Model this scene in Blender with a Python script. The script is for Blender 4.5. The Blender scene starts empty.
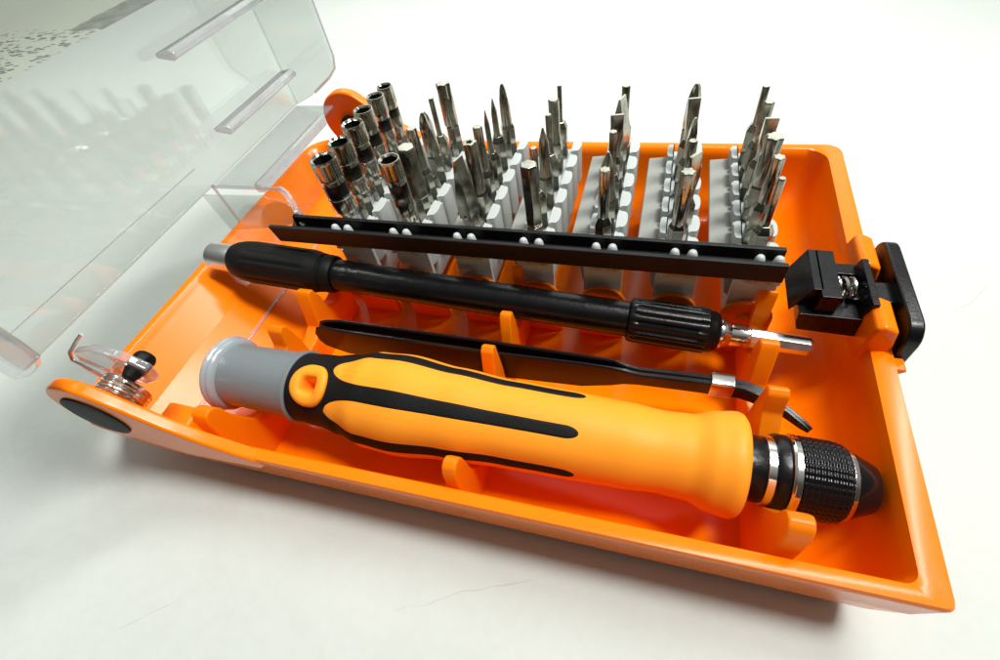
import bpy, math, random
from mathutils import Vector, Matrix
random.seed(7)
PI = math.pi
K = 0.01                      # every shape below is written in centimetres; the scene is in metres
scene = bpy.context.scene
COL = scene.collection

# ------------------------------------------------------------------ materials
def new_mat(name):
    m = bpy.data.materials.new(name); m.use_nodes = True
    nt = m.node_tree
    return m, nt, nt.nodes["Principled BSDF"]

def plastic(name, col, rough=.35, spec=.5, bump=.0, bscale=900., var=.0, vscale=60., coat=0., sss=0., rvar=.08):
    m, nt, b = new_mat(name)
    N, L = nt.nodes, nt.links
    b.inputs["Base Color"].default_value = (*col, 1)
    b.inputs["Roughness"].default_value = rough
    b.inputs["Specular IOR Level"].default_value = spec
    b.inputs["Coat Weight"].default_value = coat
    if sss:
        b.inputs["Subsurface Weight"].default_value = sss
        b.inputs["Subsurface Radius"].default_value = (.006, .002, .0006)
        b.inputs["Subsurface Scale"].default_value = .5
    tc = N.new("ShaderNodeTexCoord")
    n = N.new("ShaderNodeTexNoise"); n.inputs["Scale"].default_value = vscale; n.inputs["Detail"].default_value = 6
    L.new(tc.outputs["Object"], n.inputs["Vector"])
    if var:
        mx = N.new("ShaderNodeMix"); mx.data_type = 'RGBA'
        mx.inputs["A"].default_value = (*[c*(1-var) for c in col], 1)
        mx.inputs["B"].default_value = (*[min(1, c*(1+var)) for c in col], 1)
        L.new(n.outputs["Fac"], mx.inputs["Factor"]); L.new(mx.outputs["Result"], b.inputs["Base Color"])
    mr = N.new("ShaderNodeMapRange")
    mr.inputs["To Min"].default_value = max(.02, rough-rvar); mr.inputs["To Max"].default_value = rough+rvar
    L.new(n.outputs["Fac"], mr.inputs["Value"]); L.new(mr.outputs["Result"], b.inputs["Roughness"])
    if bump:
        n2 = N.new("ShaderNodeTexNoise"); n2.inputs["Scale"].default_value = bscale; n2.inputs["Detail"].default_value = 3
        L.new(tc.outputs["Object"], n2.inputs["Vector"])
        bp = N.new("ShaderNodeBump"); bp.inputs["Strength"].default_value = bump; bp.inputs["Distance"].default_value = .0004
        L.new(n2.outputs["Fac"], bp.inputs["Height"]); L.new(bp.outputs["Normal"], b.inputs["Normal"])
    return m

def metal(name, col, rough=.2, var=.12, dirt=0.):
    m, nt, b = new_mat(name)
    N, L = nt.nodes, nt.links
    b.inputs["Metallic"].default_value = 1
    b.inputs["Base Color"].default_value = (*col, 1)
    tc = N.new("ShaderNodeTexCoord")
    n = N.new("ShaderNodeTexNoise"); n.inputs["Scale"].default_value = 350; n.inputs["Detail"].default_value = 4
    L.new(tc.outputs["Object"], n.inputs["Vector"])
    mr = N.new("ShaderNodeMapRange")
    mr.inputs["To Min"].default_value = max(.03, rough-var); mr.inputs["To Max"].default_value = rough+var
    L.new(n.outputs["Fac"], mr.inputs["Value"]); L.new(mr.outputs["Result"], b.inputs["Roughness"])
    if dirt:
        cr = N.new("ShaderNodeValToRGB")
        cr.color_ramp.elements[0].position = .35; cr.color_ramp.elements[0].color = (*[c*(1-dirt) for c in col], 1)
        cr.color_ramp.elements[1].position = .6; cr.color_ramp.elements[1].color = (*col, 1)
        L.new(n.outputs["Fac"], cr.inputs["Fac"]); L.new(cr.outputs["Color"], b.inputs["Base Color"])
    return m

def clear(name, tint, diffuse=.04, refl=.85, dcol=(.8, .85, .82)):
    """thin clear plastic: see-through with a mirror-like sheen that grows towards grazing, slightly dusty"""
    m = bpy.data.materials.new(name); m.use_nodes = True
    nt = m.node_tree; N, L = nt.nodes, nt.links
    N.remove(N["Principled BSDF"]); out = N["Material Output"]
    tr = N.new("ShaderNodeBsdfTransparent"); tr.inputs["Color"].default_value = (*tint, 1)
    gl = N.new("ShaderNodeBsdfGlossy"); gl.inputs["Roughness"].default_value = .05; gl.inputs["Color"].default_value = (1, 1, 1, 1)
    df = N.new("ShaderNodeBsdfDiffuse"); df.inputs["Color"].default_value = (*dcol, 1)
    lw = N.new("ShaderNodeLayerWeight"); lw.inputs["Blend"].default_value = .5
    pw = N.new("ShaderNodeMath"); pw.operation = 'POWER'; pw.inputs[1].default_value = 2.6
    L.new(lw.outputs["Facing"], pw.inputs[0])
    mr = N.new("ShaderNodeMapRange"); mr.inputs["To Min"].default_value = .08; mr.inputs["To Max"].default_value = refl
    L.new(pw.outputs[0], mr.inputs["Value"])
    tc = N.new("ShaderNodeTexCoord"); n = N.new("ShaderNodeTexNoise"); n.inputs["Scale"].default_value = 45; n.inputs["Detail"].default_value = 8
    L.new(tc.outputs["Object"], n.inputs["Vector"])
    m2 = N.new("ShaderNodeMapRange"); m2.inputs["To Min"].default_value = diffuse*.5; m2.inputs["To Max"].default_value = diffuse*1.5
    L.new(n.outputs["Fac"], m2.inputs["Value"])
    a = N.new("ShaderNodeMixShader"); L.new(m2.outputs["Result"], a.inputs[0]); L.new(tr.outputs[0], a.inputs[1]); L.new(df.outputs[0], a.inputs[2])
    c = N.new("ShaderNodeMixShader"); L.new(mr.outputs["Result"], c.inputs[0]); L.new(a.outputs[0], c.inputs[1]); L.new(gl.outputs[0], c.inputs[2])
    L.new(c.outputs[0], out.inputs["Surface"])
    return m

M_ORANGE = plastic("orange_plastic", (1.0, .195, .0005), .20, .28, rvar=.05, bump=.02, bscale=1400, var=.04, vscale=40, sss=.0)
M_PRONG = plastic("lit_thin_orange_plastic", (1.0, .29, .003), .34, .35, bump=.02, bscale=1400, var=.04, vscale=40)  # tray orange made yellower: light through the thin ribs put into the base colour
_nt = M_PRONG.node_tree; _tl = _nt.nodes.new("ShaderNodeBsdfTranslucent"); _tl.inputs["Color"].default_value = (1.0, .42, .006, 1)
_mx = _nt.nodes.new("ShaderNodeMixShader"); _mx.inputs[0].default_value = .42
_nt.links.new(_nt.nodes["Principled BSDF"].outputs[0], _mx.inputs[1]); _nt.links.new(_tl.outputs[0], _mx.inputs[2]); _nt.links.new(_mx.outputs[0], _nt.nodes["Material Output"].inputs["Surface"])
M_HANDLE = plastic("handle_amber_plastic", (1.0, .325, .02), .5, .25, bump=.03, bscale=1600, var=.04, vscale=60)
M_RUBBER = plastic("black_rubber", (.006, .006, .006), .55, .16, bump=.15, bscale=1500, var=.3, vscale=300)
M_BLACK = plastic("black_plastic", (.004, .004, .0045), .28, .3, bump=.12, bscale=1200, var=.3, vscale=200)
M_BLACKG = plastic("black_gloss", (.005, .005, .006), .2, .35, bump=.05, bscale=900, rvar=.05)
M_BLACKRIM = plastic("black_rail_plastic", (.008, .008, .008), .45, .25, bump=.2, bscale=900, var=.3, vscale=200)
M_GREY = plastic("grey_cap_plastic", (.17, .19, .20), .28, .5, bump=.08, bscale=900, var=.05)
M_LIP = plastic("silvery_grey_plastic", (.30, .34, .36), .18, .6, coat=.5)
M_WHITE = plastic("white_rack_plastic", (.66, .70, .68), .33, .5, bump=.08, bscale=700, var=.05)
_nt = M_WHITE.node_tree; _tl = _nt.nodes.new("ShaderNodeBsdfTranslucent"); _tl.inputs["Color"].default_value = (.62, .62, .58, 1)
_mx = _nt.nodes.new("ShaderNodeMixShader"); _mx.inputs[0].default_value = .35
_nt.links.new(_nt.nodes["Principled BSDF"].outputs[0], _mx.inputs[1]); _nt.links.new(_tl.outputs[0], _mx.inputs[2]); _nt.links.new(_mx.outputs[0], _nt.nodes["Material Output"].inputs["Surface"])
M_RACKGREY = plastic("grey_rack_ledge", (.27, .275, .25), .55, .2, bump=.1, bscale=700, var=.06)
M_STEEL = metal("polished_bit_steel", (.50, .48, .40), .17, .1, dirt=.45)
M_BAND = metal("dark_etched_steel", (.07, .065, .055), .32, .15, dirt=.6)
M_CHROME = metal("bright_chrome", (.86, .84, .80), .14, .08)
M_SATIN = metal("satin_aluminium", (.78, .79, .77), .38, .08)
M_BORE = plastic("dark_bore", (.006, .006, .006), .6, .2)
M_TWEEZ = plastic("black_lacquered_steel", (.007, .004, .004), .2, .4, bump=.05)
M_CLEAR = clear("clear_lid_plastic", (.90, .925, .91), .06, 1.0)
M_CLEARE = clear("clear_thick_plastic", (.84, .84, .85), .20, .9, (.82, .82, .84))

# ------------------------------------------------------------------ mesh building
class MB:
    def __init__(self): self.v = []; self.f = []; self.m = []
    def add(self, vs, fs, mi=0):
        o = len(self.v); self.v += [Vector(p) for p in vs]
        self.f += [tuple(i+o for i in f) for f in fs]; self.m += [mi]*len(fs)
    def xf(self, M): self.v = [M @ p for p in self.v]; return self
    def box(self, x0, x1, y0, y1, z0, z1, mi=0):
        vs = [(x, y, z) for z in (z0, z1) for y in (y0, y1) for x in (x0, x1)]
        self.add(vs, [(0,2,3,1),(4,5,7,6),(0,1,5,4),(2,6,7,3),(0,4,6,2),(1,3,7,5)], mi); return self
    def prism(self, poly, a0, a1, axis='y', mi=0):
        """extrude a 2-D polygon along an axis: axis y -> (x,z), x -> (y,z), z -> (x,y)"""
        def P(p, a):
            return {'y': (p[0], a, p[1]), 'x': (a, p[0], p[1]), 'z': (p[0], p[1], a)}[axis]
        n = len(poly)
        vs = [P(p, a0) for p in poly] + [P(p, a1) for p in poly]
        fs = [tuple(range(n))[::-1], tuple(range(n, 2*n))] + [(i, (i+1) % n, n+(i+1) % n, n+i) for i in range(n)]
        self.add(vs, fs, mi); return self
    def lathe(self, prof, seg=32, axis='x', c=(0,0,0), a0=0., mi=0, rf=None):
        """prof: list of (position along axis, radius)"""
        vs = []; n = len(prof)
        for (a, r) in prof:
            for k in range(seg):
                t = a0 + 2*PI*k/seg
                rr = rf(a, t, r) if rf else r
                u, w = rr*math.cos(t), rr*math.sin(t)
                p = {'x': (a, u, w), 'y': (w, a, u), 'z': (u, w, a)}[axis]
                vs.append((p[0]+c[0], p[1]+c[1], p[2]+c[2]))
        fs = []
        for i in range(n-1):
            for k in range(seg):
                k2 = (k+1) % seg
                fs.append((i*seg+k, i*seg+k2, (i+1)*seg+k2, (i+1)*seg+k))
        fs.append(tuple(range(seg))[::-1]); fs.append(tuple(range((n-1)*seg, n*seg)))
        self.add(vs, fs, mi); return self
    def tube(self, pts, r, seg=10, cap=True, mi=0):
        pts = [Vector(p) for p in pts]; n = len(pts); vs = []; fs = []
        up = Vector((0,0,1))
        for i, p in enumerate(pts):
            d = (pts[min(i+1,n-1)]-pts[max(i-1,0)]).normalized()
            if abs(d.dot(up)) > .97: up = Vector((0,1,0)) if abs(d.y) < .9 else Vector((1,0,0))
            s = d.cross(up).normalized(); q = s.cross(d).normalized(); up = q
            rr = r[i] if isinstance(r, (list, tuple)) else r
            for k in range(seg):
                t = 2*PI*k/seg; vs.append(p + s*rr*math.cos(t) + q*rr*math.sin(t))
        for i in range(n-1):
            for k in range(seg):
                k2 = (k+1) % seg; fs.append((i*seg+k, i*seg+k2, (i+1)*seg+k2, (i+1)*seg+k))
        if cap: fs += [tuple(range(seg))[::-1], tuple(range((n-1)*seg, n*seg))]
        self.add(vs, fs, mi); return self
    def rings(self, rs, cap0=True, cap1=True, mi=0):
        n = len(rs[0]); vs = [p for r in rs for p in r]; fs = []
        for i in range(len(rs)-1):
            for k in range(n):
                k2 = (k+1) % n; fs.append((i*n+k, i*n+k2, (i+1)*n+k2, (i+1)*n+k))
        if cap0: fs.append(tuple(range(n))[::-1])
        if cap1: fs.append(tuple(range((len(rs)-1)*n, len(rs)*n)))
        self.add(vs, fs, mi); return self
    def build(self, name, mats, parent=None, origin=None, bevel=0., bseg=2, smooth=35., kind=None, sub=0):
        if not isinstance(mats, (list, tuple)): mats = [mats]
        o_w = Vector(origin) if origin is not None else Vector((0,0,0))
        par = Vector((0,0,0)); q = parent
        while q is not None: par += q.location; q = q.parent
        me = bpy.data.meshes.new(name)
        base = par/K if parent is not None else Vector((0,0,0))
        org = o_w if origin is not None else base
        me.from_pydata([tuple((p-org)*K) for p in self.v], [], self.f)
        for m in mats: me.materials.append(m)
        if len(mats) > 1:
            for p, i in zip(me.polygons, self.m): p.material_index = i
        import bmesh
        bm = bmesh.new(); bm.from_mesh(me); bmesh.ops.recalc_face_normals(bm, faces=bm.faces)
        if sub: bmesh.ops.subdivide_edges(bm, edges=bm.edges, cuts=sub, use_grid_fill=True)
        bm.to_mesh(me); bm.free()
        ob = bpy.data.objects.new(name, me); COL.objects.link(ob)
        ob.location = (org-base)*K if parent is not None else org*K
        if parent is not None: ob.parent = parent
        if smooth:
            me.shade_smooth(); me.set_sharp_from_angle(angle=math.radians(smooth))
        if bevel:
            b = ob.modifiers.new("bevel", 'BEVEL'); b.width = bevel*K; b.segments = bseg; b.limit_method = 'ANGLE'
            b.angle_limit = math.radians(32); b.harden_normals = True
        if kind: ob["kind"] = kind
        return ob

def thing(name, label, cat, loc=(0,0,0), group=None):
    o = bpy.data.objects.new(name, None); COL.objects.link(o)
    o.location = Vector(loc)*K; o.empty_display_size = .01
    o["label"] = label; o["category"] = cat
    if group: o["group"] = group
    return o

# ------------------------------------------------------------------ setting: tabletop and the floor beyond its edge
SCRATCH = [((.0863,-.0166),(.1303,.0043),.00014),((.1887,.0654),(.2087,.0882),.00014),((.029,-.035),(.041,-.025),.0001),((.27,.17),(.33,.15),.0002),((-.12,.03),(-.05,.09),.00016),((.02,.20),(.10,.24),.00018)]
def table_material():
    m, nt, b = new_mat("white_laminate")
    N, L = nt.nodes, nt.links
    tc = N.new("ShaderNodeTexCoord"); X = tc.outputs["Object"]
    def noise(s, d=6, vec=X, dist=0.):
        n = N.new("ShaderNodeTexNoise"); n.inputs["Scale"].default_value = s; n.inputs["Detail"].default_value = d
        n.inputs["Distortion"].default_value = dist; L.new(vec, n.inputs["Vector"]); return n.outputs["Fac"]
    def ramp(fac, p0, p1, c0=(0,0,0,1), c1=(1,1,1,1)):
        r = N.new("ShaderNodeValToRGB"); r.color_ramp.elements[0].position = p0; r.color_ramp.elements[1].position = p1
        r.color_ramp.elements[0].color = c0; r.color_ramp.elements[1].color = c1; L.new(fac, r.inputs["Fac"]); return r.outputs["Color"]
    def mix(fac, a, c, mode='MIX'):
        x = N.new("ShaderNodeMix"); x.data_type = 'RGBA'; x.blend_type = mode
        if isinstance(fac, float): x.inputs["Factor"].default_value = fac
        else: L.new(fac, x.inputs["Factor"])
        for k, s in (("A", a), ("B", c)):
            if isinstance(s, tuple): x.inputs[k].default_value = s
            else: L.new(s, x.inputs[k])
        return x.outputs["Result"]
    def math_(op, a, c=None):
        x = N.new("ShaderNodeMath"); x.operation = op
        for i, s in enumerate((a, c)):
            if s is None: continue
            if isinstance(s, (float, int)): x.inputs[i].default_value = s
            else: L.new(s, x.inputs[i])
        return x.outputs[0]
    base = ramp(noise(9, 8), .3, .7, (.53, .56, .525, 1), (.61, .64, .60, 1))
    # fine grey smudges worn into the laminate
    sm = ramp(noise(38, 10, dist=1.2), .56, .74)
    base = mix(math_('MULTIPLY', sm, .14), base, (.42, .42, .38, 1))
    # a few thin scratches
    sxy = N.new("ShaderNodeSeparateXYZ"); L.new(X, sxy.inputs[0])
    wob = math_('MULTIPLY', math_('SUBTRACT', noise(60, 2), .5), .006)
    brk = ramp(noise(55, 3), .40, .56)
    for (ax, ay), (bx, by), th in SCRATCH:
        ln = math.hypot(bx-ax, by-ay); ux, uy = (bx-ax)/ln, (by-ay)/ln
        px = math_('SUBTRACT', sxy.outputs["X"], ax); py = math_('SUBTRACT', sxy.outputs["Y"], ay)
        tt = math_('ADD', math_('MULTIPLY', px, ux), math_('MULTIPLY', py, uy))
        dd = math_('ABSOLUTE', math_('ADD', math_('SUBTRACT', math_('MULTIPLY', px, uy), math_('MULTIPLY', py, ux)), wob))
        on = math_('MULTIPLY', math_('MULTIPLY', math_('LESS_THAN', dd, th), math_('GREATER_THAN', tt, 0)), math_('LESS_THAN', tt, ln))
        base = mix(math_('MULTIPLY', math_('MULTIPLY', on, brk), .4), base, (.33, .32, .29, 1))
    gr = ramp(noise(420, 4), .35, .75)
    base = mix(math_('MULTIPLY', gr, .08), base, (.36, .35, .31, 1))
    # specks near the table's left edge and a dark stain beside them
    sx = N.new("ShaderNodeSeparateXYZ"); L.new(X, sx.inputs[0])
    base = mix(math_('MULTIPLY', math_('LESS_THAN', sx.outputs["X"], -.305), .55), base, (.62, .62, .46, 1))
    band = N.new("ShaderNodeMapRange"); band.interpolation_type = 'SMOOTHSTEP'
    L.new(sx.outputs["X"], band.inputs["Value"])
    band.inputs["From Min"].default_value = -.292; band.inputs["From Max"].default_value = -.304
    ylim = N.new("ShaderNodeMapRange"); L.new(sx.outputs["Y"], ylim.inputs["Value"]); ylim.inputs["From Min"].default_value = .31; ylim.inputs["From Max"].default_value = .29
    vo = N.new("ShaderNodeTexVoronoi"); vo.inputs["Scale"].default_value = 165; vo.inputs["Randomness"].default_value = 1
    mpv = N.new("ShaderNodeMapping"); mpv.inputs["Scale"].default_value = (.75, 1.7, 1); L.new(X, mpv.inputs["Vector"]); L.new(mpv.outputs[0], vo.inputs["Vector"])
    sp = math_('LESS_THAN', vo.outputs["Distance"], .40)
    spm = math_('MULTIPLY', math_('MULTIPLY', sp, band.outputs["Result"]), ylim.outputs["Result"])
    spm = math_('MULTIPLY', spm, math_('GREATER_THAN', noise(60, 2), .42))
    base = mix(math_('MULTIPLY', spm, .92), base, (.02, .02, .015, 1))
    st = math_('MULTIPLY', math_('MULTIPLY', math_('MULTIPLY', math_('LESS_THAN', math_('ADD', sx.outputs["Y"], math_('MULTIPLY', noise(33, 3), .03)), .43), math_('MULTIPLY', math_('GREATER_THAN', math_('ADD', sx.outputs["X"], math_('MULTIPLY', noise(50, 3), .02)), -.322), math_('LESS_THAN', sx.outputs["X"], -.2955))), math_('GREATER_THAN', math_('ADD', sx.outputs["Y"], math_('MULTIPLY', noise(40, 3), .02)), .308)), 1.0)
    base = mix(math_('MULTIPLY', st, .95), base, ramp(noise(70, 6), .3, .7, (.03, .03, .02, 1), (.26, .25, .19, 1)))
    L.new(base, b.inputs["Base Color"])
    r = N.new("ShaderNodeMapRange"); b.inputs["Specular IOR Level"].default_value = .3; r.inputs["To Min"].default_value = .5; r.inputs["To Max"].default_value = .68
    L.new(noise(30, 8), r.inputs["Value"]); L.new(r.outputs[0], b.inputs["Roughness"])
    bp = N.new("ShaderNodeBump"); bp.inputs["Strength"].default_value = .25; bp.inputs["Distance"].default_value = .0006
    L.new(noise(140, 8), bp.inputs["Height"]); L.new(bp.outputs[0], b.inputs["Normal"])
    return m
tb = MB().box(-90, 75, -45, 110, -2.5, 0)
t = tb.build("tabletop", table_material(), kind="structure", bevel=.3); t["label"] = "scuffed off-white laminate tabletop"
fl = MB().box(-400, 400, -300, 500, -74, -73)
M_FLOOR = plastic("beige_floor", (.50, .50, .38), .5, .4, bump=.1, bscale=60, var=.18, vscale=12)
fl.build("floor", M_FLOOR, kind="structure")

# ------------------------------------------------------------------ the case
case = thing("tool_case", "open orange plastic tool case with clear hinged lid, black latch and white bit racks", "tool case", (8.9, 5.7, 0))
H = 2.2

def rrect(x0, x1, y0, y1, rs, z, n=7, zleft=None):
    """rounded rectangle; rs = radii near-left, near-right, far-right, far-left"""
    pts = []
    cs = [(x0, y0, 1, 1, PI, rs[0]), (x1, y0, -1, 1, 1.5*PI, rs[1]), (x1, y1, -1, -1, 0, rs[2]), (x0, y1, 1, -1, .5*PI, rs[3])]
    for cx, cy, sx, sy, a0, r in cs:
        for k in range(n):
            a = a0 + .5*PI*k/(n-1)
            x = cx+sx*r+r*math.cos(a); y = cy+sy*r+r*math.sin(a)
            zz = z
            if zleft is not None:
                f = max(0, min(1, (3.2-x)/2.2)); zz = z + (zleft-z)*f
            pts.append((x - (.16*(1-y/11.5) if x > 9 else 0), y + (.07*(1-y/11.5)), zz))
    return pts
rs = (1.15, .14, .38, .8)
body = MB()
R_ = [
    rrect(3.7, 16.35, .42, 11.0, (.3,.3,.4,.4), 0),
    rrect(3.3, 16.62, .24, 11.22, (.35,.3,.65,.4), .12),
    rrect(2.2, 16.92, .06, 11.38, (.35,.25,.62,.4), .8),
    rrect(1.1, 17.10, -.06, 11.47, (.9,.18,.6,.6), 1.45),
    rrect(.46, 17.17, -.11, 11.50, rs, 2.05, zleft=1.90),
    rrect(.44, 17.18, -.12, 11.52, rs, 2.14, zleft=1.97),
    rrect(.47, 17.15, -.09, 11.49, rs, H, zleft=2.02),
    rrect(.58, 16.92, .11, 11.30, (1.05,.2,.5,.7), H, zleft=2.02),
    rrect(.63, 16.80, .145, 11.25, (1.0,.2,.5,.7), 2.17, zleft=1.98),
    rrect(.72, 16.74, .16, 11.2, (.95,.2,.4,.7), 2.0, zleft=1.88),
    rrect(1.15, 16.66, .20, 11.14, (.7,.25,.4,.6), 1.50),
    rrect(1.7, 16.52, .26, 11.04, (.3,.3,.45,.4), 1.05),
    rrect(2.12, 16.30, .33, 10.92, (.3,.35,.5,.4), .75),
    rrect(2.7, 15.90, .45, 10.70, (.3,.4,.5,.4), .42),
    rrect(3.4, 15.35, .65, 10.4, (.3,.4,.5,.4), .25),
]
def cr(a, b, c, d, t):
    return [.5*(2*q+(r-p)*t+(2*p-5*q+4*r-u)*t*t+(3*q-p-3*r+u)*t**3) for p, q, r, u in zip(a, b, c, d)]
inner = R_[9:]; sm = []
for i in range(len(inner)-1):
    a, b, c, d = inner[max(i-1, 0)], inner[i], inner[i+1], inner[min(i+2, len(inner)-1)]
    for k in range(4): sm.append([cr(*q, k/4) for q in zip(a, b, c, d)])
sm.append(inner[-1])
R_ = R_[:9] + sm
body.rings(R_)
body.build("tray", M_ORANGE, case, smooth=40)

# hinge ears: upright rounded plates growing out of the near and far walls
def ear(y0, y1, nm="hinge_ear"):
    poly = []
    c = (2.45, 2.85); r = .95
    for k in range(23):
        a = math.radians(62 + k*(250-62)/22); poly.append((c[0]+r*math.cos(a), c[1]+r*math.sin(a)))
    poly += [(3.0, 1.7), (3.7, 1.55), (4.6, 1.6), (5.6, 1.7)]
    # top edge coming back from the rim to the round
    poly += [(5.9, 2.0), (5.3, 2.2), (4.6, 2.44), (3.95, 2.80), (3.4, 3.28)]
    e = MB().prism(poly, y0, y1, 'y')
    for p in e.v:
        if p.y in (y0, y1) and p.x > 4.0: p.y += (p.x-4.0)*.045*(1 if p.y == y0 else -1)*(1 if y0 < 5 else 1)
    return e.build(nm, M_ORANGE, case, bevel=.07, bseg=3)
ear(-.07, .20)
ear(11.20, 11.54)
# black oval hinge cap let into the outside of each ear
for y0, y1, s in ((-.12, .04, 1), (11.4, 11.56, -1)):
    cp = MB().lathe([(y0, .56), (y0+.02, .64), (y1, .65)] if s > 0 else [(y0, .65), (y1-.02, .64), (y1, .56)], 48, 'y', (2.36, 0, 2.80))
    cp.build("hinge_cap", M_RUBBER, case)
# dark pivot hole on the inside of the far ear
MB().lathe([(11.0, .16), (11.05, .30), (11.19, .31)], 28, 'y', (2.45, 0, 2.75)).build("hinge_boss", M_BLACKG, case)

# cradle ribs
def rib(x0, x1, tops, dr, lean=.0):
    """profile in the y-z plane: prongs between the three tools"""
    zb = .2
    def arc(cy, cz, r, a0, a1, n=9):
        return [(cy+r*math.cos(math.radians(a0+(a1-a0)*k/(n-1))), cz+r*math.sin(math.radians(a0+(a1-a0)*k/(n-1)))) for k in range(n)]
    p = [(.30, zb), (.30, tops[0]-.75), (.34, tops[0]-.2), (.42, tops[0]-.05), (.54, tops[0]), (.66, tops[0]-.06), (.74, tops[0]-.22), (.80, tops[0]-.55)]
    p += arc(1.76, 1.78, dr+.02, 196, 344)
    p += [(2.78, tops[1]-.5), (2.88, tops[1]-.08), (3.0, tops[1]), (3.12, tops[1]-.1), (3.24, 1.55), (3.26, 1.05), (3.55, 1.05), (3.9, 1.2),
          (4.12, tops[2]-.1), (4.22, tops[2]), (4.36, tops[2]-.05), (4.48, 1.75)]
    p += arc(4.92, 1.62, .44, 190, 345, 7)
    p += [(5.37, tops[3]-.1), (5.43, tops[3]), (5.50, tops[3]-.06), (5.51, 1.0), (5.51, zb)]
    m = MB().prism(p, x0, x1, 'x')
    return m.build("cradle_rib", M_PRONG, case, bevel=.085, bseg=3)
rib(4.1, 4.5, (2.62, 2.3, 2.2, 2.3), .78)
rib(9.45, 9.72, (2.5, 2.62, 2.22, 2.55), .92)
rib(14.78, 15.15, (2.9, 2.5, 2.25, 2.45), .60)
# broader webs carrying the prongs
def web(x0, x1, y0, y1, z1):
    MB().prism([(y0-.12, .22), (y0, z1), (y1, z1), (y1+.12, .22)], x0, x1, 'x').build("rib_web", M_ORANGE, case, bevel=.05)
# stop block near the hinge, raised floor step under the racks
MB().prism([(2.3, 1.0), (2.45, 1.75), (3.25, 1.68), (3.6, .35), (2.9, .4)], .24, .95, 'y').build("stop_block", M_ORANGE, case, bevel=.08, bseg=3)
MB().prism([(3.9, .24), (3.95, .42), (15.9, .42), (15.95, .24)], 5.95, 6.15, 'y').build("floor_step", M_ORANGE, case, bevel=.05)

# pivot blocks with round boss, one in front of each rack
RX = [4.95, 6.55, 8.2, 9.8, 11.42, 13.05, 14.68]
YP = [6.4+.8*i for i in range(6)]
for x in RX:
    x = x + .34 - .29*(x-4.95)/9.73 - .18
    poly = [(x+.18+.56*math.cos(PI*k/16), 1.42+.56*math.sin(PI*k/16)) for k in range(17)] + [(x-.38, .2), (x+.74, .2)]
    pb = MB().prism(poly, 5.50, 5.62, 'y').build("pivot_block", M_ORANGE, case, bevel=.05, bseg=2)
    MB().lathe([(5.42, .15), (5.44, .19), (5.51, .19)], 24, 'y', (x+.18, 0, 1.42)).build("pivot_boss", M_ORANGE, pb, bevel=.02)

# white racks: ledge on the left, bit jaws with scalloped sides on the right
def rack(x):
    m = MB()
    y0, y1 = 5.72, 10.82
    # front plate
    off = .34 - .29*(x-4.95)/9.73
    m.box(x+off-.46, x+off+.40, 5.63, 5.74, .9, 2.8)
    m.box(x+off-.34, x+off+.34, 5.34, 5.66, 2.68, 2.92)
    # core with slot
    m.box(x-.30, x+.30, y0, y1, .75, 1.9)
    m.box(x-.26, x+.26, y0, y1, 1.9, 2.28)
    n = 18
    for side, w0, w1, zt in ((1, .27, .49, 2.66), (-1, .25, .39, 2.56)):
        for cy in YP:
            # jaw: half-round scallop with pinched waist
            pl = []
            for k in range(n+1):
                a = -PI/2 + PI*k/n
                pl.append((w1-.17 + .17*max(0, math.cos(a))**(.5 if side > 0 else .22), .30*math.sin(a)))
            out = [(x+side*px, cy+py) for px, py in pl]
            inn = [(x+side*(w0-.02), cy+.345), (x+side*.235, cy+.20), (x+side*.235, cy-.20), (x+side*(w0-.02), cy-.345)]
            m.prism(out+inn, 1.6, zt, 'z')
            m.prism([(x+side*(w0-.02), cy+.34), (x+side*(w0+.12), cy+.34), (x+side*(w0+.12), cy+.46), (x+side*(w0-.02), cy+.46)], 1.6, zt-.16, 'z')
    r = m.build("bit_rack", M_WHITE, case, bevel=.075, bseg=3)
    l = MB().prism([(x-.87, 2.10), (x-.85, 2.16), (x-.36, 2.22), (x-.30, 2.22), (x-.30, 1.5), (x-.42, 1.6), (x-.5, 2.08)], 6.1, 10.66, 'y')
    l.build("rack_ledge", M_RACKGREY, r, bevel=.025)
    # front nubs that ride in the rail
    off = .34 - .29*(x-4.95)/9.73
    for dx, w in ((off-.17, .095), (off+.17, .10)):
        q = MB().rings([[(x+dx+w*1.15*(1-.25*t)*math.cos(2*PI*k/16), 5.42+.11*(1-.25*t)*math.sin(2*PI*k/16), z) for k in range(16)]
              for t, z in ((0, 2.72), (0, 3.16), (.3, 3.24), (.8, 3.31), (1.5, 3.35), (2.4, 3.37), (3.4, 3.375))])
        q.build("rail_pin", M_WHITE, r, smooth=60)
    return r
for x in RX: rack(x)

# black rail: shallow channel across the rack fronts
rl = MB()
ch = [(5.13, 2.96), (5.13, 3.40), (5.24, 3.40), (5.24, 3.12), (5.58, 3.12), (5.58, 3.40), (5.69, 3.40), (5.69, 2.96)]
nX = 28; x0, x1 = 3.42, 15.02
rr = []
for i in range(nX+1):
    x = x0+(x1-x0)*i/nX
    rr.append([(x + (.0 if i else (.12 if z < 3.05 else (.0 if y < 5.4 else .52))), y, z) for y, z in ch])
rl.rings(rr)
rl.build("lifting_rail", M_BLACKRIM, case, bevel=.022)

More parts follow.
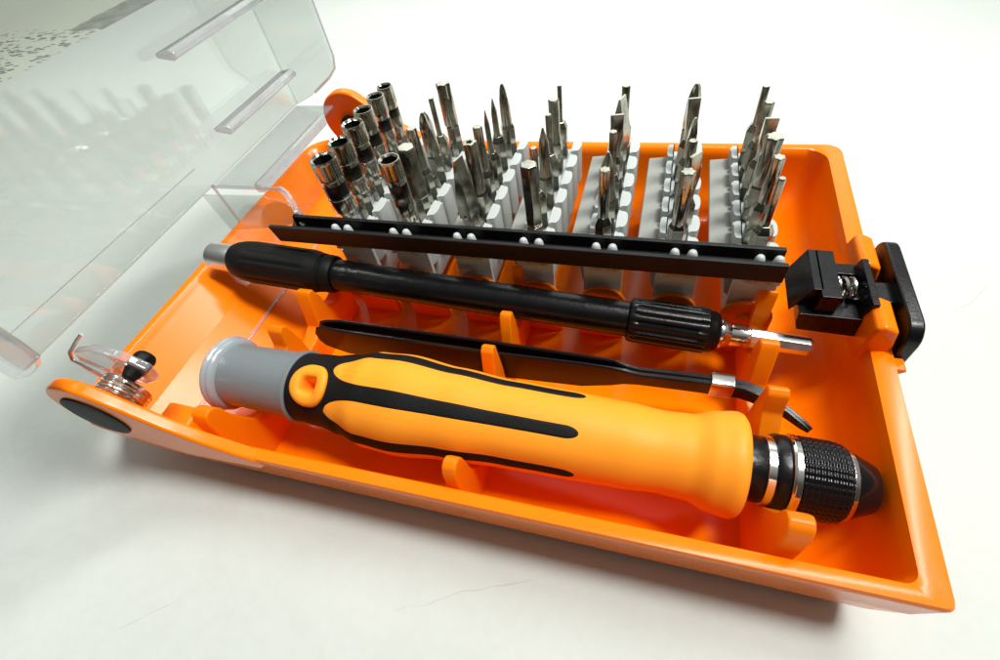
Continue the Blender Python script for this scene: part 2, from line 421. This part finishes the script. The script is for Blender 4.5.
# latch
def rr_poly(a0, a1, b0, b1, r, n=6):
    pts = []
    for cx, cy, s in ((a1-r, b1-r, 0), (a0+r, b1-r, .5), (a0+r, b0+r, 1), (a1-r, b0+r, 1.5)):
        for k in range(n):
            a = (s+.5*k/(n-1))*PI; pts.append((cx+r*math.cos(a), cy+r*math.sin(a)))
    return pts
latch = MB().prism(rr_poly(4.30, 6.98, 1.15, 2.84, .38), 17.08, 17.34, 'x').build("latch_plate", M_BLACK, case, bevel=.05, bseg=3)
MB().box(16.3, 17.12, 5.22, 5.78, 2.24, 2.62).build("latch_neck", M_BLACK, latch, bevel=.04)
blk = MB()
blk.prism([(15.28, 2.0), (15.2, 2.22), (15.2, 2.46), (16.5, 2.46), (16.6, 2.3), (16.5, 1.95)], 4.72, 6.1, 'y')
blk.prism([(15.44, 2.46), (15.46, 2.9), (15.80, 2.9), (15.80, 2.46)], 4.80, 6.12, 'y')
blk.prism([(16.22, 2.46), (16.30, 2.86), (16.42, 2.86), (16.5, 2.46)], 4.76, 6.0, 'y')
blk.prism([(15.9, 2.46), (15.9, 2.62), (16.3, 2.62), (16.3, 2.46)], 5.78, 6.08, 'y')
blk.prism([(15.08, 2.25), (15.34, 2.9), (15.52, 2.9), (15.3, 2.25), (15.26, 2.44), (15.18, 2.42)], 4.98, 6.12, 'y')
blk.xf(Matrix.Translation((.24, .10, .04)))
blk.build("latch_block", M_BLACK, latch, bevel=.05, bseg=2)
pts = [(16.02+.40*k/60, 5.42+.19*math.cos(2*PI*3*k/60), 2.72+.19*math.sin(2*PI*3*k/60)) for k in range(61)]
MB().tube(pts, .035, 8).build("latch_spring", M_CHROME, latch)
# lugs either side of the latch neck
MB().prism([(16.60, 1.6), (16.52, 2.55), (16.58, 2.78), (16.70, 2.84), (16.94, 2.74), (17.02, 2.3), (16.94, 1.6)], 6.02, 6.98, 'y').build("latch_lug", M_ORANGE, case, bevel=.13, bseg=4)
MB().prism([(16.60, 1.6), (16.52, 2.55), (16.58, 2.78), (16.70, 2.84), (16.94, 2.74), (17.02, 2.3), (16.94, 1.6)], 4.36, 5.16, 'y').build("latch_lug", M_ORANGE, case, bevel=.13, bseg=4)
MB().prism([(16.9, 2.02), (16.9, 2.16), (17.22, 2.16), (17.26, 2.10), (17.16, 2.0)], 4.0, 4.28, 'y').build("latch_guard", M_ORANGE, case, bevel=.03)

# ------------------------------------------------------------------ clear lid, standing open
ZT = 13.5
lid = MB()
lid.box(.94, 1.06, .55, 10.86, 3.62, ZT)                                   # panel
lid_o = None
p_ = [(1.06, 3.62), (1.06, ZT), (2.95, ZT), (2.95, 4.95), (2.86, 4.66), (2.55, 4.38), (2.2, 4.15), (1.8, 3.92)]
lid.prism(p_, 10.74, 10.86, 'y')
lid.prism(p_, .02, .14, 'y')
lid.box(.94, 1.06, .02, .55, 3.62, ZT)
lid.box(1.06, 2.95, .14, 10.74, ZT-.12, ZT)
lid_o = lid.build("lid", M_CLEAR, case, bevel=.02)
MB().tube([(2.98, 10.88, ZT), (2.98, 10.88, 8), (2.98, 10.88, 4.98), (2.88, 10.88, 4.66), (2.56, 10.88, 4.38), (2.2, 10.88, 4.16), (1.85, 10.88, 3.95)], .035, 6).build("lid_rim", M_CLEARE, lid_o)
MB().prism([(2.75, 4.62), (3.02, 4.72), (3.02, ZT), (2.75, ZT)], -.22, .12, 'y').build("lid_rim", M_CLEARE, lid_o, bevel=.05)
# ribs inside the lid
for z, y0, y1 in ((4.62, 7.35, 11.1), (6.55, 7.05, 12.0)):
    y1 = min(y1, 10.7)
    MB().prism([(1.06, z-.05), (1.06, z+.05), (1.5, z+.13), (1.62, z+.05), (1.62, z-.06), (1.5, z-.12)], y0, y1, 'y').build("lid_rib", M_CLEARE, lid_o, bevel=.03)
# hinge-side wall of the lid and the cam blade that lifts the rail
MB().box(1.06, 2.42, 6.42, 10.72, 3.56, 3.62).build("hinge_wall", M_CLEAR, lid_o, bevel=.01)
MB().prism([(2.30, 3.42), (2.30, 3.66), (2.42, 3.70), (2.54, 3.66), (2.54, 3.42)], 6.42, 9.95, 'y').build("hinge_wall_rim", M_CLEARE, lid_o, bevel=.03)
MB().prism([(1.0, 3.62), (2.9, 3.70), (3.5, 3.55), (3.85, 3.30), (3.95, 3.06), (3.0, 2.75), (1.15, 2.5)], 5.9, 5.96, 'y').build("cam_blade", M_CLEAR, lid_o, bevel=.01)
MB().tube([(1.0, 6.34, 3.6), (2.2, 6.34, 3.62), (3.2, 6.3, 3.66)], .05, 8).build("cam_edge", M_CLEARE, lid_o)
MB().tube([(1.0, 6.34, 3.6), (1.05, 6.34, 3.1), (1.1, 6.34, 2.45)], .04, 8).build("cam_edge", M_CLEARE, lid_o)
MB().tube([(3.2, 6.3, 3.66), (3.5, 6.15, 3.64), (3.78, 5.9, 3.52), (3.98, 5.7, 3.3), (4.06, 5.6, 3.12)], .085, 8).build("cam_edge", M_CLEARE, lid_o)
MB().box(2.12, 2.30, 1.2, 10.3, .74, .80).build("reflection_strip", M_CLEARE, lid_o, bevel=.02)  # added pale strip, stands in for a reflected line on the tray's left slope
MB().tube([(1.0, .3, 4.26), (1.0, 3.5, 4.24), (1.0, 6.2, 4.22)], .012, 5).build("seam_edge", M_CLEARE, lid_o)
# near hinge arm, pin and spring
arm = MB().prism([(1.75, 3.30), (2.1, 3.86), (2.7, 4.05), (3.3, 3.95), (3.7, 3.62), (3.55, 3.2), (3.1, 2.95), (2.3, 3.0)], .68, .86, 'y')
arm.build("hinge_arm", M_CLEARE, lid_o, bevel=.05)
MB().lathe([(.5, .12), (.62, .16), (.78, .21), (1.02, .21), (1.10, .15)], 8, 'y', (3.30, 0, 3.50), a0=.3).build("hinge_pin", M_RUBBER, case, bevel=.04)
pts = [(2.75+.44*math.cos(2*PI*5.2*k/200+2.8), .23+.38*k/200, 2.96+.44*math.sin(2*PI*5.2*k/200+2.8)) for k in range(201)]
e0 = pts[-1]
spr = MB().tube(pts, .034, 10)
spr.tube([(2.36, .60, 3.05), (2.1, .62, 3.35), (1.88, .64, 3.62), (1.9, .72, 3.76), (2.1, .9, 3.95), (2.22, 1.0, 4.04)], .035, 8)
spr.build("hinge_spring", M_CHROME, case)

# ------------------------------------------------------------------ precision driver handle lying along the near side
def frame(A, B, roll=0.):
    A = Vector(A); B = Vector(B); x = (B-A).normalized(); z = Vector((0,0,1)); y = z.cross(x).normalized(); z = x.cross(y)
    M = Matrix.Identity(4)
    for i in range(3): M[i][0] = x[i]; M[i][1] = y[i]; M[i][2] = z[i]; M[i][3] = A[i]
    return M @ Matrix.Rotation(roll, 4, 'X')
DA, DB = (3.58, 1.82, 1.90), (16.4, 1.74, 1.76)
DM = frame(DA, DB) @ Matrix.Diagonal((.925, .95, .95, 1))
drv = thing("screwdriver_handle", "amber and black screwdriver handle with grey end cap and black chuck, lying in the case", "screwdriver", (9.8, 1.77, .9))
def part(m, name, mat, parent, M=DM, **k): return m.xf(M).build(name, mat, parent, **k)
def prof_at(prof, x):
    for (a, ra), (b, rb) in zip(prof, prof[1:]):
        if a <= x <= b:
            t = (x-a)/(b-a) if b > a else 0; t = t*t*(3-2*t); return ra+(rb-ra)*t
    return prof[-1][1] if x > prof[-1][0] else prof[0][1]
# grey cap
part(MB().lathe([(0.04,.30),(.0,.74),(.02,.84),(.06,.885),(.11,.90),(.15,.885),(.18,.86),(.22,.87),(.27,.86),(.31,.82),(.35,.76),(.38,.6)], 72), "cap_lip", M_LIP, drv, smooth=50)
part(MB().lathe([(.33,.60),(.34,.755),(.40,.745),(.6,.735),(1.9,.765),(2.12,.785),(2.16,.83),(2.22,.84),(2.26,.80)], 64), "end_cap", M_GREY, drv, smooth=38)
HP = [(2.2,.76),(2.9,.80),(3.5,.90),(4.1,1.05),(4.8,1.085),(6.0,.975),(7.2,.89),(8.4,.865),(9.6,.83),(10.3,.78),(10.8,.80),(11.25,.93),(11.55,.975)]
xs = [2.2+ (11.6-2.2)*i/110 for i in range(111)]
hprof = [(x, prof_at(HP, x)) for x in xs] + [(11.68,.95),(11.74,.88),(11.77,.76),(11.77,.5)]
def in_eye(a, th):
    d = (th-TH0+PI) % (2*PI) - PI
    return ((a-2.88)/.36)**2 + (d*.80/.33)**2 < 1
def hex_r(a, th, r):
    if in_eye(a, th): return r-.42
    # the grip swells softly between the rubber strips
    if a < 3.2 or a > 9.5: return r
    w = min(1, (a-3.2)/.8, (9.5-a)/1.5)
    return r*(1+.012*w*math.cos(6*(th-TH0)+PI))
TH0 = PI/2 + math.radians(24)           # strip that faces up towards the front
part(MB().lathe(hprof, 120, rf=hex_r), "grip", M_HANDLE, drv, smooth=50)
# black over-moulded collar and six strips
ST = math.radians(9.5); HALF = math.radians(30.2); XP, XE = 3.35, 8.75
def width(x):
    if x < XP: return HALF
    t = min(1, (x-XP)/.85); g = math.sqrt(max(0, 1-(1-t)**2))
    ww = HALF - (HALF-ST)*g
    ww *= 1 - .12*max(0, min(1, (x-5)/3))
    if x > XE-.28: u = (x-(XE-.28))/.28; ww *= math.sqrt(max(0, 1-u*u))
    return ww
xx = [2.24 + .10*k for k in range(11)] + [XP + .85*(1-math.cos(PI/2*k/24)) for k in range(25)][0:]
xx += [XP+.85+ (XE-.28-XP-.85)*k/60 for k in range(1, 61)] + [XE-.28+.28*math.sin(PI/2*k/12) for k in range(1, 13)]
xx = sorted(set(round(x, 4) for x in xx))
strips = MB(); nv = 14
for s in range(6):
    th0 = TH0 + s*PI/3
    xe = XE + (.0, .1, .0, -.1, 0, .1)[s]
    vs = []; fs = []
    for x in xx:
        w = width(x); r = hex_r(x, th0, prof_at(HP, x))
        for k in range(nv+1):
            v = -1+2*k/nv; v = math.sin(v*PI/2)
            th = th0+v*w
            edge = 1-abs(v)
            lift = .022*min(1, (edge*w*r)/.02 + (0 if x > XP+.02 else 1)) if x < XE-.001 else 0
            rr2 = hex_r(x, th, prof_at(HP, x)) - .004 + lift - (.01 if in_eye(x, th) else 0)
            vs.append((x, rr2*math.cos(th), rr2*math.sin(th)))
    for i in range(len(xx)-1):
        for k in range(nv):
            a = i*(nv+1)+k; fs.append((a, a+1, a+nv+2, a+nv+1))
    strips.add(vs, fs)
part(strips, "rubber_sleeve", M_RUBBER, drv, smooth=60)
# hanging loop eye: amber oval boss with a recess, set in the black collar
eye = MB(); n = 40
def ering(rx, ry, h, sq=2.1):
    out = []
    for k in range(n):
        a = 2*PI*k/n; ca, sa = math.cos(a), math.sin(a)
        u = math.copysign(abs(ca)**(2/sq), ca)*rx; v = math.copysign(abs(sa)**(2/sq), sa)*ry
        x = 2.88+u; th = TH0 + v/.80; r = prof_at(HP, x)+h
        out.append((x, r*math.cos(th), r*math.sin(th)))
    return out
eye.rings([ering(.48,.45,-.02), ering(.48,.45,.05), ering(.45,.42,.095), ering(.38,.35,.12), ering(.25,.22,.11,3), ering(.205,.175,.06,3.2), ering(.19,.16,-.1,4), ering(.18,.15,-.40,4)], cap0=False)
part(eye, "hanging_eye", M_HANDLE, drv, smooth=60)
# chuck
part(MB().lathe([(11.70,.60),(12.06,.60),(12.10,.58)], 48), "chuck_neck", M_BLACK, drv)
part(MB().lathe([(12.06,.5),(12.08,.635),(12.22,.635),(12.24,.5)], 56), "chuck_ring", M_CHROME, drv, bevel=.01)
part(MB().lathe([(12.20,.5),(12.22,.665),(12.27,.69),(12.42,.69),(12.46,.66),(12.46,.5)], 56), "chuck_collar", M_BLACK, drv)
part(MB().lathe([(12.44,.5),(12.46,.70),(12.50,.725),(12.60,.725),(12.62,.5)], 56), "chuck_ring", M_CHROME, drv, bevel=.01)
kn = []
for i in range(91):
    x = 12.61+.80*i/90; kn.append((x, .705 if 0 < i < 90 else .67))
def knurl(a, th, r):
    k = math.cos(20*th + 34*(a-12.6)) * math.cos(20*th - 34*(a-12.6)) * 1.5; k = max(-1, min(1, k))
    return r + .016*k - (.06*max(0, (a-13.12)/.3)**2 if a > 13.12 else 0)
part(MB().lathe(kn, 168, rf=knurl), "chuck_sleeve", M_BLACKG, drv, smooth=60)
part(MB().lathe([(13.39,.4),(13.40,.655),(13.48,.63),(13.49,.4)], 56), "chuck_ring", M_CHROME, drv, bevel=.008)
part(MB().lathe([(13.47,.59),(13.50,.605),(13.90,.42),(13.93,.38),(13.94,.18),(13.88,.16)], 56), "chuck_nose", M_BLACKG, drv)

# ------------------------------------------------------------------ flexible extension bar (pen-like) behind the tweezers
PA, PB = (1.0, 5.05, 2.28), (16.05, 4.84, 1.52)
PM = frame(PA, PB)
pen = thing("extension_bar", "slim black extension bar with silver end plug, lying between tweezers and bit racks", "extension bar", (8.5, 5.0, 1.2))
Ln = (Vector(PB)-Vector(PA)).length
part(MB().lathe([(0,.30),(.02,.35),(.06,.37),(.85,.38),(.9,.3)], 40), "end_plug", M_SATIN, pen, M=PM)
def flute(nf, dep, a0, a1):
    def f(a, th, r):
        return r - dep*(.5+.5*math.cos(nf*th))**4 if a0 < a < a1 else r
    return f
gp = [(.74,.36),(.78,.42),(.9,.48),(1.1,.53),(1.35,.555)] + [(1.4+.1*i,.56) for i in range(18)] + [(3.25,.55),(3.4,.51),(3.5,.50),(3.52,.47),(3.62,.47),(3.64,.49),(3.8,.48),(3.86,.44)]
part(MB().lathe(gp, 96, rf=flute(14, .03, 1.38, 3.2)), "rear_grip", M_RUBBER, pen, M=PM, smooth=45)
part(MB().lathe([(3.8,.36),(3.86,.40)]+[(4+.5*i,.40) for i in range(15)]+[(11.25,.40),(11.3,.36)], 48), "shaft", M_BLACK, pen, M=PM)
gp = [(11.22,.40),(11.26,.48),(11.32,.50)] + [(11.4+.08*i,.505) for i in range(18)] + [(12.88,.50),(12.92,.46),(13.02,.45),(13.12,.40),(13.16,.34)]
part(MB().lathe(gp, 108, rf=flute(16, .05, 11.36, 12.84)), "front_grip", M_BLACK, pen, M=PM, smooth=40)
part(MB().lathe([(13.1,.31),(13.14,.335),(13.24,.33),(13.36,.26),(13.4,.24)], 40), "nose_cone", M_CHROME, pen, M=PM)
part(MB().lathe([(13.36,.23),(13.40,.255),(13.74,.255),(13.78,.22)], 24), "shaft_collar", M_CHROME, pen, M=PM)
part(MB().lathe([(13.7,.21),(14.92,.21),(15.0,.15)], 8, a0=PI/6), "hex_shaft", M_SATIN, pen, M=PM, smooth=0, bevel=.015)

# ------------------------------------------------------------------ tweezers on edge
tw = thing("tweezers", "black curved-tip tweezers with a silver band, lying on edge behind the amber screwdriver handle", "tweezers", (10, 3.5, 1.1))
YT = 3.50
def blade(off):
    st = [ # x, y, z_top, z_bottom, thickness
        (4.9, YT+.0, 1.42, 1.20, .07), (5.0, YT, 1.58, 1.04, .08), (5.2, YT, 1.66, .94, .08), (5.6, YT, 1.68, .88, .08), (7, YT, 1.66, .84, .08),
        (9.5, YT, 1.62, .82, .08), (11.4, YT, 1.60, .86, .08), (12.05, YT, 1.58, .94, .08), (12.3, YT, 1.50, 1.02, .10), (12.6, YT, 1.44, 1.08, .11),
        (13.4, YT+.02, 1.44, 1.08, .12), (14.2, YT+.03, 1.44, 1.08, .13), (14.6, YT-.0, 1.44, 1.10, .14), (14.9, YT-.10, 1.43, 1.12, .15), (15.12, YT-.24, 1.42, 1.16, .13),
        (15.36, YT-.42, 1.41, 1.20, .10), (15.60, YT-.64, 1.40, 1.24, .09), (15.70, YT-.74, 1.38, 1.28, .06)]
    rs_ = []
    n = len(st)
    for i, (x, y, zt, zb, th) in enumerate(st):
        a = st[min(i+1, n-1)]; b = st[max(i-1, 0)]
        d = Vector((a[0]-b[0], a[1]-b[1], 0)).normalized(); nrm = Vector((-d.y, d.x, 0))
        sp = off*(.14 if 5.5 < x < 11 else (.10 if x < 12.2 else (.065 if x < 14.5 else (.05 if x < 15.2 else .03))))
        c = Vector((x, y, 0)) + nrm*sp
        h = th*.55; z0, z1 = zb+.3-(.12 if x < 11.9 else 0), zt+.3
        e = .03
        prof = [(-h, z0+e), (-h, z1-e), (-h+.03, z1), (h-.03, z1), (h, z1-e), (h, z0+e), (h-.03, z0), (-h+.03, z0)]
        rs_.append([tuple(c+nrm*p+Vector((0, 0, z))) for p, z in prof])
    return MB().rings(rs_)
blade(-1).build("blade", M_TWEEZ, tw, smooth=30)
blade(1).build("blade", M_TWEEZ, tw, smooth=30)
MB().prism(rr_poly(YT-.14+.02, YT+.18+.02, 1.33, 1.79, .06), 13.98, 14.42, 'x').build("band", M_CHROME, tw, bevel=.02)

# ------------------------------------------------------------------ bits and sockets standing in the racks
def hexp(r, n=6, a0=0.): return [(r*math.cos(a0+2*PI*k/n), r*math.sin(a0+2*PI*k/n)) for k in range(n)]
def ringz(poly, z, s=1.): return [(x*s, y*s, z) for x, y in poly]
SH = .21                     # hex shank radius (4 mm across the flats)
def bit(kind, x, y, ztop, label, rot=0., tilt=(0, 0), r=None):
    z0 = 1.92; step = 3.30
    names = {'socket': 'nut_socket'}
    root = thing(names.get(kind, 'driver_bit'), label, 'socket' if kind == 'socket' else 'screwdriver bit', (x, y, z0), 'hex sockets and driver bits standing in the racks')
    T = Matrix.Translation(Vector((x, y, z0))) @ Matrix.Rotation(tilt[0], 4, 'Y') @ Matrix.Rotation(tilt[1], 4, 'X') @ Matrix.Rotation(rot, 4, 'Z') @ Matrix.Translation(Vector((0, 0, -z0)))
    hx = hexp(SH)
    if kind == 'socket':
        R0 = r; sk = MB().rings([ringz(hx, z0), ringz(hx, 3.02)])
        sk.xf(T).build("shank", M_STEEL, root, bevel=.012, smooth=0)
        zt = ztop; b = .80*R0
        n = 72; hexr = lambda a, rr: rr*math.cos(PI/6)/math.cos(((a) % (PI/3))-PI/6)
        def circ(rr, z): return [(rr*math.cos(2*PI*k/n), rr*math.sin(2*PI*k/n), z) for k in range(n)]
        def hx2(rr, z): return [(hexr(2*PI*k/n, rr)*math.cos(2*PI*k/n), hexr(2*PI*k/n, rr)*math.sin(2*PI*k/n), z) for k in range(n)]
        def kn2(rr, z, q): return [(rr*(1+(.022 if (k//2+q) % 2 else -.022))*math.cos(2*PI*k/n), rr*(1+(.022 if (k//2+q) % 2 else -.022))*math.sin(2*PI*k/n), z) for k in range(n)]
        m = MB()
        m.rings([circ(.17, 2.9), circ(.19, 2.93), circ(R0*.82, 3.06), circ(R0*.97, 3.14), circ(R0*.985, 3.5), circ(R0*.93, 3.52), circ(R0*.93, zt-.52), circ(R0*.98, zt-.5)] + [kn2(R0, zt-.47+.044*q, q) for q in range(11)] + [circ(R0*.97, zt),
                 circ(R0*.90, zt), hx2(b, zt-.04)], cap1=False)
        bd = MB().rings([circ(R0*.90, zt-.96), circ(R0*.945, zt-.94), circ(R0*.945, zt-.62), circ(R0*.90, zt-.60)], cap0=False, cap1=False)
        bd.xf(T).build("dark_band", M_BAND, root)
        m.xf(T).build("socket_wall", M_STEEL, root, smooth=35)
        bo = MB().rings([hx2(b, zt-.04), hx2(b*.99, zt-.35), hx2(b*.98, zt-.8)], cap0=False)
        bo.xf(T).build("bore", M_BORE, root)
        return root
    if kind == 'hexbig':
        m = MB().rings([ringz(hx, z0), ringz(hx, 3.0)])
        m.xf(T).build("shank", M_STEEL, root, bevel=.012, smooth=0)
        q = hexp(r)
        m = MB().rings([ringz(q, 2.98, .8), ringz(q, 3.06), ringz(q, ztop-.05), ringz(q, ztop, .86)])
        m.xf(T).build("tip", M_STEEL, root, bevel=.01, smooth=0); return root
    sh = MB().rings([ringz(hx, z0), ringz(hx, step-.12), ringz(hexp(SH*.62), step+.05)])
    sh.xf(T).build("shank", M_STEEL, root, bevel=.012, smooth=0)
    m = MB(); n = 24; R = r or .12
    C = lambda rr, z: ringz([(math.cos(2*PI*k/n)*rr, math.sin(2*PI*k/n)*rr) for k in range(n)], z)
    if kind == 'rod':
        m.rings([C(R*1.15, step-.05), C(R, step+.15), C(R, ztop-.03), C(R*.8, ztop)])
    elif kind == 'needle':
        m.rings([C(R*1.3, step-.05), C(R, step+.15), C(R*.9, ztop-.35), C(R*.15, ztop)])
    elif kind == 'philips':
        def X(rr, z, g):
            return [(rr*(1-g*abs(math.sin(4*PI*k/n))**.8)*math.cos(2*PI*k/n), rr*(1-g*abs(math.sin(4*PI*k/n))**.8)*math.sin(2*PI*k/n), z) for k in range(n)]
        m.rings([C(R, step-.05), C(R, step+.2), X(R, ztop-.5, .1), X(R*.98, ztop-.34, .35), X(R*.62, ztop-.1, .5), X(R*.28, ztop, .4)])
    elif kind == 'torx':
        n = 48
        def S(rr, z, g): return [(rr*(1-g+g*math.cos(12*PI*k/n))*math.cos(2*PI*k/n), rr*(1-g+g*math.cos(12*PI*k/n))*math.sin(2*PI*k/n), z) for k in range(n)]
        m.rings([S(R, step-.05, 0), S(R, step+.1, 0), S(R, ztop-.42, .0), S(R, ztop-.34, .12), S(R, ztop-.03, .12), S(R*.9, ztop, .12), S(R*.4, ztop, .12)])
    elif kind == 'hex':
        m.rings([ringz(hexp(R), step-.05), ringz(hexp(R), ztop-.03), ringz(hexp(R), ztop, .85)])
    elif kind == 'slot':
        def F(w, t, z):
            return [(max(-w, min(w, 1.6*w*math.cos(2*PI*k/n))), max(-t, min(t, 1.6*t*math.sin(2*PI*k/n))), z) for k in range(n)]
        m.rings([C(R*.8, step-.05), C(R*.85, step+.25), F(R, R*.72, step+.55), F(R*1.1, R*.25, ztop-.05), F(R*1.1, R*.22, ztop)])
    elif kind == 'wedge':
        def F(w, t, z):
            return [(max(-w, min(w, 1.6*w*math.cos(2*PI*k/n))), max(-t, min(t, 1.6*t*math.sin(2*PI*k/n))), z) for k in range(n)]
        m.rings([F(R, R, step-.2), F(R, R*.95, step+.3), F(R*.85, R*.12, ztop)])
    elif kind == 'star':     # star-shaped tip with a hollow centre
        n = 48
        def S(rr, z, g): return [(rr*(1-g+g*math.cos(10*PI*k/n))*math.cos(2*PI*k/n), rr*(1-g+g*math.cos(10*PI*k/n))*math.sin(2*PI*k/n), z) for k in range(n)]
        m.rings([S(R, step-.05, 0), S(R, ztop-.4, .05), S(R, ztop-.3, .14), S(R, ztop, .14), S(R*.5, ztop, .14), S(R*.45, ztop-.1, .0)])
    m.xf(T).build("tip", M_STEEL, root, smooth=40)
    return root
ROW = ["leftmost rack", "second rack from the left", "third rack from the left", "middle rack", "fifth rack from the left", "sixth rack from the left", "rightmost rack beside the latch"]
ORD = ["at the front", "second from the front", "third from the front", "fourth from the front", "second from the back", "at the back"]
B = [
 [('socket',4.85,4.52,.315,'widest nut socket'),('socket',4.83,4.48,.295,'wide nut socket'),('socket',4.80,4.50,.29,'medium nut socket'),('socket',4.74,4.46,.265,'smaller nut socket'),('socket',4.68,4.44,.25,'narrow nut socket'),('socket',4.62,4.36,.225,'narrowest nut socket')],
 [('socket',6.60,4.58,.245,'single short nut socket'),('hexbig',6.58,4.38,.24,'thick hexagonal steel bit'),('torx',6.46,4.40,.14,'dark-tipped star bit'),('philips',6.46,4.40,.20,'thick cross-head bit'),('rod',6.38,4.38,.075,'very thin steel bit'),('torx',6.45,4.40,.21,'thick long star bit')],
 [('wedge',8.24,4.62,.175,'broad flat-blade bit'),('star',8.25,4.54,.17,'stubby star bit'),('torx',8.18,4.48,.12,'small star bit'),('needle',8.14,4.46,.075,'thin pointed bit'),('needle',8.08,4.36,.09,'pointed dark-tipped bit'),('philips',8.16,4.37,.155,'rounded cross-head bit')],
 [('hexbig',9.84,4.54,.20,'thick hexagonal steel bit'),('torx',9.74,4.45,.085,'small dark star bit'),('needle',9.76,4.46,.13,'cone-pointed steel bit'),('hex',9.74,4.37,.085,'slim hexagonal bit'),('rod',9.70,4.36,.14,'round flat-topped bit'),('rod',9.70,4.31,.065,'very thin steel bit')],
 [('torx',11.41,4.50,.12,'coppery star bit'),('needle',11.40,4.38,.17,'sharp pointed bit'),('hex',11.42,4.40,.10,'slim hexagonal bit'),('slot',11.41,4.36,.14,'square-shouldered flat-blade bit'),('wedge',11.40,4.38,.19,'broad flat-blade bit'),('rod',11.44,4.31,.11,'round flat-topped bit')],
 [('torx',13.02,4.50,.15,'brownish star bit'),('slot',13.14,4.40,.15,'flat-blade bit'),('rod',13.12,4.22,.10,'round steel bit'),('philips',13.11,4.30,.12,'slim cross-head bit'),('slot',13.10,4.36,.13,'round-shouldered flat-blade bit'),('philips',13.12,4.33,.19,'thick cross-head bit')],
 [('rod',14.70,4.42,.07,'very thin dark steel bit'),('torx',14.69,4.38,.12,'dark star bit'),('torx',14.69,4.36,.19,'thick star bit'),('slot',14.68,4.33,.13,'flat-blade bit'),('hex',14.69,4.28,.12,'hexagonal steel bit'),('rod',14.71,4.27,.09,'round slim bit')],
]
for ri, row in enumerate(B):
    for bi, (kind, x, zt, r, what) in enumerate([(b[0], b[1], b[2], b[3], b[4]) for b in row]):
        lab = "%s, %s in the %s" % (what, ORD[bi], ROW[ri])
        bit(kind, x, YP[bi], zt, lab, rot=(1.25 if kind == 'wedge' else random.uniform(0, PI/3)), tilt=(random.uniform(-.012, .012), random.uniform(-.012, .012)), r=r)

# ------------------------------------------------------------------ camera
cam = bpy.data.cameras.new("camera"); co = bpy.data.objects.new("camera", cam); COL.objects.link(co)
dx = Vector((0.9615867, 0.12295195, -0.24542582)); dy = Vector((0.24676614, -0.77881803, 0.57667057)); dz = Vector((-0.12023928, -0.61508154, -0.77924144))
# rows of the world->image rotation: image right, image down, forward
right = Vector((dx.x, dy.x, dz.x)); down = Vector((dx.y, dy.y, dz.y)); fwd = Vector((dx.z, dy.z, dz.z))
M = Matrix.Identity(4)
C0 = Vector((12.37545443, -2.3791819, 10.10894633))*K
for i in range(3): M[i][0] = right[i]; M[i][1] = -down[i]; M[i][2] = -fwd[i]; M[i][3] = C0[i]
co.matrix_world = M
cam.sensor_width = 36; cam.lens = 36*479.067/1000
cam.shift_x = -(510-500)/1000; cam.shift_y = (342-330)/1000
cam.clip_start = .002; cam.clip_end = 50
scene.camera = co

# ------------------------------------------------------------------ light
def area(name, loc, target, size, power, col=(1, 1, 1), sy=None):
    l = bpy.data.lights.new(name, 'AREA'); l.size = size; l.energy = power; l.color = col
    if sy: l.shape = 'RECTANGLE'; l.size_y = sy
    o = bpy.data.objects.new(name, l); COL.objects.link(o); o.location = loc
    o.rotation_euler = (Vector(target)-Vector(loc)).to_track_quat('-Z', 'Y').to_euler(); return o
sl = bpy.data.lights.new("ceiling_lamp", 'SPOT'); sl.energy = 108; sl.color = (.985, 1, .975); sl.shadow_soft_size = .17
sl.spot_size = math.radians(31); sl.spot_blend = 1.0
so = bpy.data.objects.new("ceiling_lamp", sl); COL.objects.link(so); so.location = (.57, .14, 1.3)
so.rotation_euler = (Vector((.045, .17, 0))-Vector(so.location)).to_track_quat('-Z', 'Y').to_euler()
area("added_streak_light", (.53, .62, 1.25), (.45, .55, 0), .09, 10, (.985, 1, .975), .9)  # added long light, placed to draw a glare streak along the left wall
area("window_light", (-.1, 1.45, .7), (.1, .5, 0), 1.5, 7.5, (.93, 1, .97), 1.0)
w = bpy.data.worlds.new("World"); scene.world = w; w.use_nodes = True
nt = w.node_tree; N, L = nt.nodes, nt.links
bg = N["Background"]; tc = N.new("ShaderNodeTexCoord"); sx = N.new("ShaderNodeSeparateXYZ"); L.new(tc.outputs["Generated"], sx.inputs[0])
r = N.new("ShaderNodeValToRGB"); cr = r.color_ramp
cr.elements[0].position = 0; cr.elements[0].color = (.05, .048, .042, 1)
cr.elements[1].position = 1; cr.elements[1].color = (.95, .97, .94, 1)
e = cr.elements.new(.45); e.color = (.12, .115, .10, 1)
e = cr.elements.new(.62); e.color = (.5, .5, .47, 1)
ad = N.new("ShaderNodeMath"); ad.operation = 'MULTIPLY_ADD'; ad.inputs[1].default_value = .28; L.new(sx.outputs["Y"], ad.inputs[0])
a2 = N.new("ShaderNodeMath"); a2.operation = 'MULTIPLY_ADD'; a2.inputs[1].default_value = .42; a2.inputs[2].default_value = .36; L.new(sx.outputs["Z"], a2.inputs[0])
L.new(a2.outputs[0], ad.inputs[2]); L.new(ad.outputs[0], r.inputs["Fac"]); L.new(r.outputs["Color"], bg.inputs["Color"])
bg.inputs["Strength"].default_value = 0.5

scene.view_settings.view_transform = 'Standard'; scene.view_settings.look = 'None'
scene.view_settings.exposure = .04; scene.view_settings.gamma = 1
scene.unit_settings.scale_length = 1
cy = scene.cycles if hasattr(scene, "cycles") else None
if cy: cy.max_bounces = 10; cy.transparent_max_bounces = 16; cy.caustics_reflective = False; cy.caustics_refractive = False
